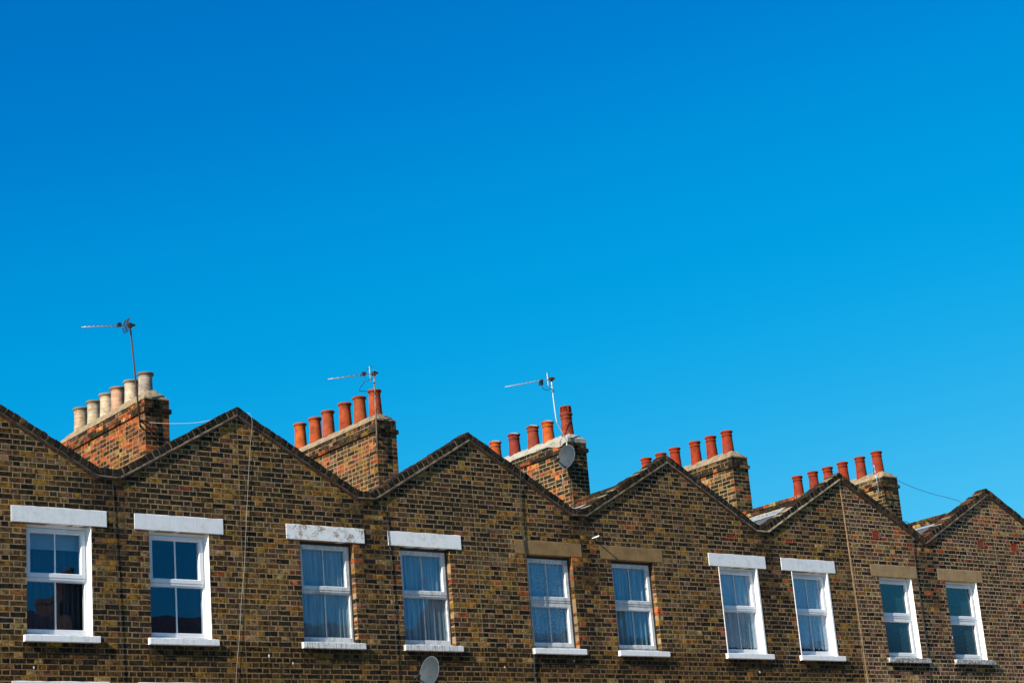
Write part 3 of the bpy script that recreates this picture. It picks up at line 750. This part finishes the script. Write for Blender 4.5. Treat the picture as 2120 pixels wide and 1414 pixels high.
# ------------------------------------------------------------------ the houses
INFO = {
 0: ('brick house past the left edge, left of the house with cream chimney pots', 'white_paint', 'A', False),
 1: ('brown brick house with two clean white lintels and six cream chimney pots', 'white_paint_clean', 'A', False),
 2: ('brown brick house whose two white lintels have flaking paint, with tapered orange chimney pots', None, 'A', True),
 3: ('brown brick house with tan stone lintels and a white-capped chimney with satellite dish', 'cast_stone', 'B', True),
 4: ('brick house with bright white lintels and lace curtains, between two tan-lintelled houses', 'white_paint_clean', 'A', False),
 5: ('reddish brick house right of the pale vertical seam, with pale stone lintels and frosted windows', 'cast_stone_pale', 'B', False),
 6: ('reddish brick house of which only a gable slope shows at the right edge', 'cast_stone_pale', 'B', False)}
roots = {}
for k, h in enumerate(HOUSES):
    x0, x1 = h['n'][0][0], h['n'][-1][0]
    root = bpy.data.objects.new('brick_house', None); col.objects.link(root); root.location = ((x0 + x1) / 2, 0, GROUND); WL[root.name] = root.location.copy(); roots[k] = root
    root.empty_display_size = .5
    tag(root, INFO[k][0], 'house', 'terraced houses with zigzag gables')
    wall = wall_mortar(k, h).build('wall', 'mortar', root)
    lay_wall(k, h).emit(wall, 300)
    mb = MB(); mb.box(x0, x1, .004, .23, GROUND, ZB); mb.build('lower_wall', 'far_brick', root)
    coping(k, h, root)
    lm, style, grimy = INFO[k][1], INFO[k][2], INFO[k][3]
    for q, wn in enumerate(h['win']):
        for dz in (0, DZ):
            m = lm or ('white_paint_peeling' if q == 0 else 'white_paint_flaking')
            proud = -.012 if 'white' in m else -.006
            lo = slab('lintel', wn[2], wn[3], proud, .13, LIN + dz, LTOP + dz + .002, m, root, .0035)
            if dz == 0 and k == 2: lo['label'] = ('white lintel with large flaked patches', 'white lintel flaking along its top')[q]
            slab('sill', wn[4], wn[5], -.062, .12, SILLB + dz, dz, {2: 'sill_paint', 5: 'mossy_sill', 6: 'mossy_sill'}.get(k, 'sill_paint_clean'), root, .0035)
            if k in (0, 1, 4, 5, 6):
                mm = 'white_paint_clean' if k == 4 else 'white_paint'
                slab('reveal_lining', wn[1] - .030, wn[1] + .003, -.004 if k != 4 else -.010, .100, dz + .001, LIN + dz - .001, mm, root, 0, 1) if k == 4 else None
                if k != 4:
                    L = MB(); nz = 22 if k < 5 else 40
                    jt = .003 if k < 5 else .0045
                    vs = []
                    for s in range(nz + 1):
                        z = dz + .001 + (LIN - .002) * s / nz; jx = rng.uniform(-jt, jt); jy = rng.uniform(-.004, .003)
                        vs += [(wn[1] - .034, .101, z), (wn[1] - .010 + jx, .012, z), (wn[1] - .004 + jx * .5, -.001 + jy, z), (wn[1] + .006, .004, z)]
                    fs = []
                    for s in range(nz):
                        for t in range(3): p = s * 4 + t; fs.append((p, p + 1, p + 5, p + 4))
                    L.add(vs, [f[::-1] for f in fs]); L.build('reveal_lining', mm, root)
                else:
                    slab('reveal_lining', wn[0] - .003, wn[0] + .010, -.012, .100, dz + .001, LIN + dz - .001, mm, root, 0, 1)
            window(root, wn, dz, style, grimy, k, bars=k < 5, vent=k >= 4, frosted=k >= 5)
    # roof slopes, lead flashing and valley behind the parapet
    xv = (h['n'][1][0] + h['n'][-2][0]) / 2; zp, zv = 2.95, 1.98
    mb = MB()
    for xa, za, xb, zb_ in ((x0 + .17, zp, xv, zv), (xv, zv, x1 - .17, zp)):
        mb.add([(xa, .235, za), (xb, .235, zb_), (xb, 6.2, zb_), (xa, 6.2, za), (xa, .235, za - .05), (xb, .235, zb_ - .05), (xb, 6.2, zb_ - .05), (xa, 6.2, za - .05)],
               [(0, 1, 2, 3), (4, 7, 6, 5), (0, 4, 5, 1), (2, 6, 7, 3)])
    roof = mb.build('roof', 'slate', root)
    mb = MB(); sl_ = (zp - zv) / (x1 - .17 - xv); xa = x1 - .17 - .15
    for j in range(10):
        ya, yb = .24 + j * .22, .24 + (j + 1) * .22 - .004
        mb.add([(xa, ya, zp - .15 * sl_ + .012), (x1 - .172, ya, zp + .012), (x1 - .172, yb, zp + .014), (xa, yb, zp - .15 * sl_ + .016), (x1 - .185, ya, zp + .05), (x1 - .185, yb, zp + .05)], [(0, 1, 2, 3), (1, 4, 5, 2)])
    mb.build('lead_flashing', 'lead', roof)
    # party wall running back from the gable to the chimney
    mb = MB(); X = x1; pz = 3.10 if k != 4 else 3.17
    mb.box(X - .17, X + .17, .231, 6.0, 1.9, pz - .004, (.42, .35, .24)); pw = mb.build('party_wall', 'mortar', root)
    B = Bricks()
    for c_ in (0, 1):
        u = .26 + c_ * .11
        while u < 2.45:
            L = rng.choice((.215, .215, .102)); zc = pz - .033 - c_ * .070
            B.add(u + L / 2, zc, L, .062, pick(dict(dark=.4, brown=.25, plum=.2, red=.1, tan=.1)), lambda a_, z_: ((X - .195, a_, z_), R(-90)), 'S' if L > .2 else 'H', None, .1, seen_over_coping((X - .19, u + L / 2, zc)))
            u += L + .010
    B.emit(pw, 60)
    if CH[k]: chimney(k, h, root, CH[k])

# pale seam of render where the older and the newer walls meet
mb = MB(); n = 132; vs = []
for i in range(n + 1):
    z = -1.6 + (3.235 + 1.6) * i / n; xc = 15.739 + (15.679 - 15.739) * (z + .466) / 3.72; wv = .012 + rng.uniform(-.003, .004)
    wr = wv + (.016 if i % 4 < 2 else .0) * rng.uniform(.3, 1)
    vs += [(xc - wv - .004, .003, z), (xc - wv, -.005, z), (xc + wr, -.005 + rng.uniform(-.001, .001), z), (xc + wr + .004, .003, z)]
fs = []
for i in range(n):
    for j in range(3): p = i * 4 + j; fs.append((p, p + 1, p + 5, p + 4))
mb.add(vs, fs); mb.build('mortar_seam', 'seam_render', roots[5])

# terracotta air bricks
def air_brick(root, x, z, w_, h_):
    mb = MB(); ringframe(mb, x - w_ / 2, x + w_ / 2, z - h_ / 2, z + h_ / 2, .014, .014, .012, .012, -.008, .05, .004)
    ab = mb.build('air_brick', 'red_vent', root)
    n_ = max(3, int(h_ / .020)); mb = MB(); mb.box(x - w_ / 2 + .01, x + w_ / 2 - .01, .02, .06, z - h_ / 2 + .01, z + h_ / 2 - .01); mb.build('vent_back', 'hole', ab)
    mb = MB()
    for i in range(n_): zz = z - h_ / 2 + .012 + (h_ - .024) * (i + .5) / n_; mb.box(x - w_ / 2 + .012, x + w_ / 2 - .012, -.003, .022, zz - .0055, zz + .0055)
    mb.build('louvre', 'red_vent', ab)
air_brick(roots[5], 16.485, 2.284, .20, .145); air_brick(roots[5], 19.492, 2.273, .20, .145); air_brick(roots[6], 20.51, 2.26, .20, .145)
air_brick(roots[4], 14.157, 2.037, .20, .068); air_brick(roots[4], 12.717, 2.026, .20, .068)
# white overflow pipe sticking out of the wall
mb = MB(); mb.tube([(9.567, .03, 1.828), (9.567, -.175, 1.836)], .0125, 12)
op = mb.build('overflow_pipe', 'upvc', roots[3], smooth=True); op['label'] = 'short white plastic overflow pipe'

for kk, x, z, r_ in ((2, 3.36, -.20, .016), (2, 3.75, -.30, .012), (3, 8.95, -.18, .010), (3, 7.55, -.30, .013), (4, 13.05, -.30, .014), (1, -.18, -.42, .012), (5, 18.237, .42, .016)):
    mb = MB(); vs = [(x + r_ * rng.uniform(.5, 1.1) * math.cos(t_ * .785), -.0035, z + r_ * rng.uniform(.7, 1.9) * math.sin(t_ * .785)) for t_ in range(8)]
    mb.add(vs + [(p[0], .001, p[2]) for p in vs], [tuple(range(8))] + [(i, i + 8, (i + 1) % 8 + 8, (i + 1) % 8) for i in range(8)]); mb.build('paint_splash', 'white_paint', roots[kk])

# ------------------------------------------------------------------ curtains and blinds (hang inside the windows)
W = {k: HOUSES[k]['win'] for k in range(7)}
curtain('roller_blind', -.22, .62, 1.19, 1.46, .20, 'blind', 'pale roller blind half-drawn at the top of the leftmost window', 'blind', folds=1, amp=.001)
curtain('curtain', -.22, .62, .05, 1.46, .27, 'dark_curtain', 'dark navy curtain behind the leftmost window, under a pale blind', 'curtain', folds=8, amp=.03)
curtain('curtain', 4.0, 4.85, .03, 1.47, .175, 'curtain_cloth', 'grey-blue net curtain in the window under the most heavily flaked lintel', 'curtain', folds=12, amp=.012)
curtain('curtain', 5.76, 6.61, .03, 1.47, .175, 'curtain_blue', 'blue-grey net curtain in the window above the lower satellite dish', 'curtain', folds=9, amp=.022, split=True)
curtain('curtain', 8.2, 9.05, .03, 1.47, .175, 'lace_border', 'net curtain with lace border in the window beside the black cable, tan lintel', 'curtain', folds=8, amp=.016)
curtain('curtain', 9.96, 10.81, .03, 1.47, .175, 'curtain_blue', 'pleated blue-grey curtain in the window right below the white overflow pipe', 'curtain', folds=8, amp=.028, split=True)
curtain('lace_curtain', 12.4, 13.22, .11, 1.47, .165, 'lace', 'leaf-patterned lace curtain in the left window of the bright white-lintelled house', 'curtain', folds=6, amp=.012, scallop=.035)
curtain('lace_curtain', 14.17, 15.0, .13, 1.47, .165, 'lace', 'leaf-patterned lace curtain with scalloped hem, in the window just left of the pale seam', 'curtain', folds=6, amp=.014, scallop=.035)

# ------------------------------------------------------------------ aerials
def aerial(label, base, pts, head, tip, m_mast, m_boom, nel, el, reflector, bracket, extra_cable=None):
    e = bpy.data.objects.new('television_aerial', None); col.objects.link(e); e.location = base; WL[e.name] = Vector(base); e.empty_display_size = .2
    tag(e, label, 'aerial', 'television aerials on the chimneys')
    mb = MB(); mb.tube(pts, .0130, 10); mb.build('mast', m_mast, e, smooth=True)
    if m_mast == 'galvanised':
        mb = MB()
        for q in (.18, .38, .58, .78):
            tot = (Vector(pts[-1]) - Vector(pts[-2])); p = Vector(pts[-2]) + tot * q; d = tot.normalized(); mb.tube([p - d * .012, p + d * .012], .0175, 10)
        mb.build('tape_band', 'black_plastic', e)
    head = Vector(head); tip = Vector(tip); d = (tip - head).normalized(); s = Vector((-d.y, d.x, 0)).normalized(); u = Vector((0, 0, 1))
    mb = MB(); mb.tube([head - d * .07, tip], .0085, 8); mb.build('boom', m_boom, e, smooth=True)
    L = (tip - head).length
    for q in range(nel):
        p = head + d * (L * (.30 + .69 * q / (nel - 1))); l = el * (1.12 - .3 * q / nel)
        mb = MB(); mb.tube([p - s * l + u * .006, p + s * l + u * .006], .0045, 6); mb.build('element', 'black_plastic' if m_mast != 'galvanised' else 'galvanised', e)
    p = head + d * (L * .23)
    mb = MB(); mb.box(p.x - .028, p.x + .028, p.y - .028, p.y + .028, p.z - .015 if reflector != 'rods' else p.z - .085, p.z + .04 if reflector != 'rods' else p.z + .015, j=.006); mb.tube([p - s * el * 1.1, p + s * el * 1.1], .008, 6); mb.build('dipole_box', 'black_plastic', e)
    r0 = head + d * .085
    if reflector == 'grid':
        for sg in (-1, 1):
            mb = MB()
            for q in range(7): z = sg * (.016 + q * .0145); lean = -d * (abs(z) * .35); mb.tube([r0 + u * z - s * .11 + lean, r0 + u * z + s * .11 + lean], .0038, 5)
            for t in (-.11, 0, .11): mb.tube([r0 + u * sg * .006 + s * t, r0 + u * sg * .106 + s * t - d * .037], .0055, 5)
            mb.build('reflector_grid', 'black_plastic', e)
    else:
        mb = MB(); mb.tube([r0 - u * .125, r0 + u * .125], .011 if reflector == 'rods' else .009, 8); mb.build('reflector_bar', 'galvanised', e)
        for z in ((-.115, -.06, .06, .115) if reflector == 'rods' else (-.10, .10)):
            l = .06 if reflector == 'rods' else .12
            mb = MB(); mb.tube([r0 + u * z - s * l, r0 + u * z + s * l], .0045, 6); mb.build('reflector_rod', 'black_plastic', e)
    mb = MB(); mb.box(head.x - .03, head.x + .03, head.y - .03, head.y + .03, head.z - .035, head.z + .03, j=.008); mb.tube([head - d * .08, head - d * .02], .02, 8); mb.build('clamp', 'rusty_steel', e)
    mb = MB()
    for a, b in bracket: mb.tube([a, b], .013, 6)
    mb.build('bracket', 'rusty_steel', e)
    if extra_cable:
        mb = MB(); mb.tube(smooth_path(extra_cable, 5), .006, 6); mb.build('lead_cable', 'black_plastic', e, smooth=True)
    return e
def smooth_path(pts, n=5):
    pts = [Vector(p) for p in pts]; out = []
    for i in range(len(pts) - 1):
        p0, p1, p2, p3 = pts[max(i - 1, 0)], pts[i], pts[i + 1], pts[min(i + 2, len(pts) - 1)]
        for j in range(n):
            t = j / n; out.append(.5 * ((2 * p1) + (p2 - p0) * t + (2 * p0 - 5 * p1 + 4 * p2 - p3) * t * t + (3 * p1 - p0 - 3 * p2 + p3) * t ** 3))
    return out + [pts[-1]]
aerial('rusty leaning mast with grid-backed aerial on the red chimney with cream pots', (2.645, 2.33, 3.66), [(2.645, 2.33, 3.66), (2.51, 2.33, 5.33)], (2.515, 2.33, 5.295), (1.693, 2.33, 5.161),
       'rusty_steel', 'galvanised', 9, .080, 'grid', [((2.64, 2.33, 3.76), (2.80, 2.46, 3.76)), ((2.65, 2.33, 3.70), (2.80, 2.55, 3.70)), ((2.64, 2.32, 3.78), (2.85, 2.40, 3.76))])
aerial('grey straight mast with aerial on the chimney with six tapered orange pots', (6.937, 2.20, 3.62), [(6.937, 2.20, 3.62), (6.962, 2.20, 5.02)], (6.961, 2.20, 4.97), (6.035, 2.20, 4.763),
       'weathered_pole', 'galvanised', 7, .085, 'x', [((6.93, 2.21, 3.90), (7.02, 2.30, 3.92)), ((6.93, 2.21, 3.80), (6.98, 2.32, 3.80)), ((6.90, 2.25, 3.74), (7.0, 2.28, 3.90))],
       [(6.76, 2.19, 4.91), (6.75, 2.18, 4.80), (6.64, 2.18, 4.66), (6.66, 2.18, 4.62), (6.82, 2.18, 4.63), (6.94, 2.18, 4.62), (6.985, 2.17, 4.5), (6.955, 2.182, 4.3)])
aerial('silver aerial on a cranked white mast above the white-capped chimney', (11.05, 2.20, 4.05), smooth_path([(11.06, 2.20, 4.05), (11.045, 2.20, 4.19), (10.905, 2.20, 4.43), (10.868, 2.20, 4.53), (10.845, 2.2, 4.9), (10.833, 2.20, 5.31)], 4), (10.833, 2.20, 5.29), (9.769, 2.20, 5.026),
       'galvanised', 'galvanised', 9, .045, 'rods', [((11.04, 2.20, 4.12), (11.10, 2.36, 4.12))], [(10.59, 2.19, 5.17), (10.60, 2.18, 5.09), (10.68, 2.18, 5.06), (10.80, 2.18, 5.09), (10.86, 2.18, 5.04)])
mb = MB()
e4 = bpy.data.objects.new('television_aerial', None); col.objects.link(e4); e4.location = (19.44, 2.32, 3.85); WL[e4.name] = Vector(e4.location)
tag(e4, 'small silver upright aerial strapped low against the rightmost chimney', 'aerial', 'television aerials on the chimneys')
mb.tube([(19.44, 2.33, 3.80), (19.40, 2.33, 4.40)], .012, 8); mb.build('mast', 'galvanised', e4, smooth=True)
for z in (4.34, 4.24, 4.13, 4.02):
    mb = MB(); mb.tube([(19.32, 2.30, z - .01), (19.50, 2.36, z + .012)], .0045, 6); mb.build('element', 'galvanised', e4)
mb = MB(); mb.tube([(19.28, 2.26, 3.90), (19.56, 2.30, 3.96), (19.70, 2.38, 4.02)], .009, 6); mb.tube([(19.43, 2.33, 3.95), (19.72, 2.40, 3.93)], .012, 6); mb.build('bracket', 'rusty_steel', e4)

# ------------------------------------------------------------------ satellite dishes
def dish(label, c, wid, hgt, wall_pt, n=(-.975, -.14, .18)):
    n = Vector(n).normalized(); c = Vector(c); sx = Vector((0, 0, 1)).cross(n).normalized(); sz = n.cross(sx)
    e = bpy.data.objects.new('satellite_dish', None); col.objects.link(e); e.location = wall_pt; WL[e.name] = Vector(wall_pt); e.empty_display_size = .2
    tag(e, label, 'satellite dish', 'grey satellite dishes')
    mb = MB(); NR, NA = 8, 40; dep = .055
    for r_ in range(NR + 1):
        for a in range(NA):
            t = 2 * math.pi * a / NA; f = r_ / NR; P = c + sx * (wid / 2 * f * math.cos(t)) + sz * (hgt / 2 * f * math.sin(t)) + n * (dep * (f * f - 1)); mb.v.append(tuple(P)); mb.c.append((1, 1, 1))
    for r_ in range(NR):
        for a in range(NA): p, q = r_ * NA + a, r_ * NA + (a + 1) % NA; mb.f.append((p, q, q + NA, p + NA))
    o = len(mb.v)
    for r_ in range(NR + 1):
        for a in range(NA):
            t = 2 * math.pi * a / NA; f = r_ / NR; P = c + sx * (wid / 2 * f * math.cos(t)) + sz * (hgt / 2 * f * math.sin(t)) + n * (dep * (f * f - 1) - .008); mb.v.append(tuple(P)); mb.c.append((1, 1, 1))
    for r_ in range(NR):
        for a in range(NA): p, q = o + r_ * NA + a, o + r_ * NA + (a + 1) % NA; mb.f.append((p, p + NA, q + NA, q))
    mb.build('reflector', 'dish_grey', e, smooth=True)
    mb = MB(); pts = []
    for a in range(NA + 1):
        t = 2 * math.pi * a / NA; pts.append(c + sx * (wid / 2 * math.cos(t)) + sz * (hgt / 2 * math.sin(t)) - n * .007)
    mb.tube(pts, .009, 8, cap=False); mb.build('rim', 'dish_rim', e, smooth=True)
    foot = c - sz * hgt * .47 - n * .01; lnb = c + n * .235 - sz * hgt * .30
    mb = MB(); mb.tube([foot - n * .05, foot + n * .03 - sz * .01, lnb - n * .02 - sz * .02], .011, 8); mb.build('arm', 'black_plastic', e, smooth=True)
    ax = (c - lnb).normalized(); mb = MB(); mb.tube([lnb + ax * .05, lnb + ax * .012, lnb, lnb - ax * .06], [.026, .026, .02, .018], 12); mb.build('receiver', 'black_plastic', e, smooth=True)
    back = c - n * .06 - sz * .05; wp = Vector(wall_pt)
    mb = MB(); mb.tube([back, back - n * .06, wp], .016, 8); mb.box(wp.x - .05, wp.x + .05, wp.y - .02, wp.y + .02, wp.z - .08, wp.z + .08); mb.build('bracket', 'black_plastic', e)
    for q in (-.035, .035):
        p = c + sx * (q - .03) - sz * .07 - n * .05; mb = MB(); mb.tube([p, p + n * .008], .006, 8); mb.build('bolt', 'black_plastic', e)
    return e
dish('grey satellite dish on the corner of the white-capped chimney', (10.965, 2.13, 3.835), .40, .43, (11.20, 2.28, 3.78))
dish('grey satellite dish on the house wall at the bottom edge, below a window', (5.885, -.33, -.435), .40, .44, (6.08, -.02, -.52))

# ------------------------------------------------------------------ cables
def cable(label, pts, r, m, cat='cable'):
    mb = MB(); mb.tube(smooth_path(pts, 5), r, 6); o = mb.build('cable', m, None, smooth=True); tag(o, label, cat, 'cables on the walls'); return o
cable('thin black cable hanging from the valley above the cleanest white lintels', [(.95, .12, 2.36), (.965, -.045, 2.345), (.972, -.052, 2.20), (.99, -.014, 2.10)] + [(x, -.012, z) for x, z in [(1.004, 1.714), (1.023, 1.244), (1.052, .647), (1.08, -.008), (1.094, -.617), (1.10, -1.6)]], .0042, 'black_plastic')
cable('thin white cable running down the wall from the leftmost gable peak', [(3.15, .14, 3.335), (3.19, -.03, 3.325), (3.212, -.06, 3.20), (3.205, -.05, 3.05)] + [(x, -.016, z) for x, z in [(3.183, 2.786), (3.124, 2.206), (3.066, 1.635), (3.006, 1.002), (2.952, .653), (2.885, .036), (2.804, -.599), (2.78, -1.6)]], .0022, 'white_cable')
cable('black cable running down between the two windows with flaking lintels', [(5.42, -.012, 2.10)] + [(x, -.016, z) for x, z in [(5.500, 1.95), (5.515, 1.80), (5.533, 1.264), (5.541, .679), (5.544, .136), (5.534, -.572), (5.53, -1.6)]], .0060, 'black_plastic')
cable('thick black cable down the wall left of the window with lace-bordered net', [(8.10, .13, 2.98), (8.125, -.035, 2.96), (8.135, -.060, 2.82), (8.128, -.03, 2.64)] + [(x, -.020, z) for x, z in [(8.114, 2.409), (8.106, 1.858), (8.139, 1.236), (8.124, .62), (8.137, .012), (8.107, -.545), (8.10, -1.6)]], .0085, 'black_plastic')
cable('dark cable looping over the coping and down between the frosted windows', [(17.30, .12, 2.60), (17.36, -.045, 2.57), (17.43, -.06, 2.42), (17.461, -.03, 2.328)] + [(x, -.014, z) for x, z in [(17.475, 1.94), (17.474, 1.48), (17.467, .932), (17.468, .3), (17.429, -.451), (17.42, -1.6)]], .0075, 'black_plastic')
cable('pale slack cable from the red chimney across to the leftmost gable', [(2.80, 2.38, 3.76), (2.82, 2.30, 3.745), (2.76, 1.8, 3.60), (2.70, 1.2, 3.44), (2.63, .6, 3.29), (2.58, .14, 3.195), (2.56, .0, 3.17)], .0034, 'white_cable')
cable('thin dark wire from the rightmost chimney to the far right gable', [(20.12, 2.41, 4.16), (19.86, 1.75, 3.82), (19.60, 1.1, 3.53), (19.40, .55, 3.31), (19.24, .13, 3.13)], .005, 'black_plastic')
cable('white wire end dangling below the dish on the white-capped chimney', [(10.71, 2.12, 3.70), (10.73, 2.2, 3.60), (11.17, 2.55, 3.62), (11.172, 2.53, 3.50), (11.174, 2.60, 3.36)][2:], .006, 'white_cable')
cable('black wire down the corner of the white-capped chimney under the dish', [(11.22, 2.29, 3.76), (11.175, 2.31, 3.6), (11.178, 2.345, 3.2), (11.178, 2.37, 2.7), (11.178, 2.37, 2.4)], .006, 'black_plastic')
cable('thin dark wire down the side of the chimney with tapered orange pots', [(6.955, 2.42, 3.70), (6.957, 2.52, 3.45), (6.957, 2.50, 3.2), (6.957, 2.45, 2.6), (6.957, 2.45, 2.3)], .005, 'black_plastic')

# ------------------------------------------------------------------ street and the terrace across it (seen only in the panes)
mb = MB(); mb.add([(-600, -600, GROUND), (600, -600, GROUND), (600, 600, GROUND), (-600, 600, GROUND)], [(0, 1, 2, 3)]); g = mb.build('ground', 'bounce_concrete', None); g['kind'] = 'structure'  # unseen ground, made pale concrete to bounce warm fill onto the walls
mb = MB(); mb.box(-40, 80, -2.4, .0, GROUND + .004, GROUND + .13); g = mb.build('pavement', 'paving', None); g['kind'] = 'structure'
e = bpy.data.objects.new('opposite_terrace', None); col.objects.link(e); e.location = (25, -34, GROUND); WL[e.name] = Vector(e.location)
tag(e, 'dark slate-roofed terrace across the street, seen reflected in the window panes', 'building')
mb = MB(); mb.box(-20, 85, -38, -31, GROUND, 3.5); mb.build('wall', 'far_brick', e)
mb = MB(); mb.add([(x, y, z) for x in (-20.2, 85.2) for y, z in ((-38.3, 3.4), (-30.7, 3.4), (-34.5, 6.75))], [(0, 2, 1), (3, 4, 5), (0, 3, 5, 2), (1, 2, 5, 4), (0, 1, 4, 3)]); rf = mb.build('roof', 'slate', e)
for i in range(13):
    X = -14 + i * 7.6
    mb = MB(); mb.box(X - .35, X + .35, -35.6, -33.4, 5.2, 7.6); mb.box(X - .4, X + .4, -35.65, -33.35, 7.35, 7.44); mb.build('chimney', 'far_brick', rf)
    for q in range(5):
        mb = MB(); mb.lathe((X, -35.2 + q * .4, 7.58), [(.13, 0), (.11, .4), (.14, .46), (.13, .55)], 12, [(.16, .05, .025)] * 4); mb.build('chimney_pot', 'terracotta', rf, smooth=True)
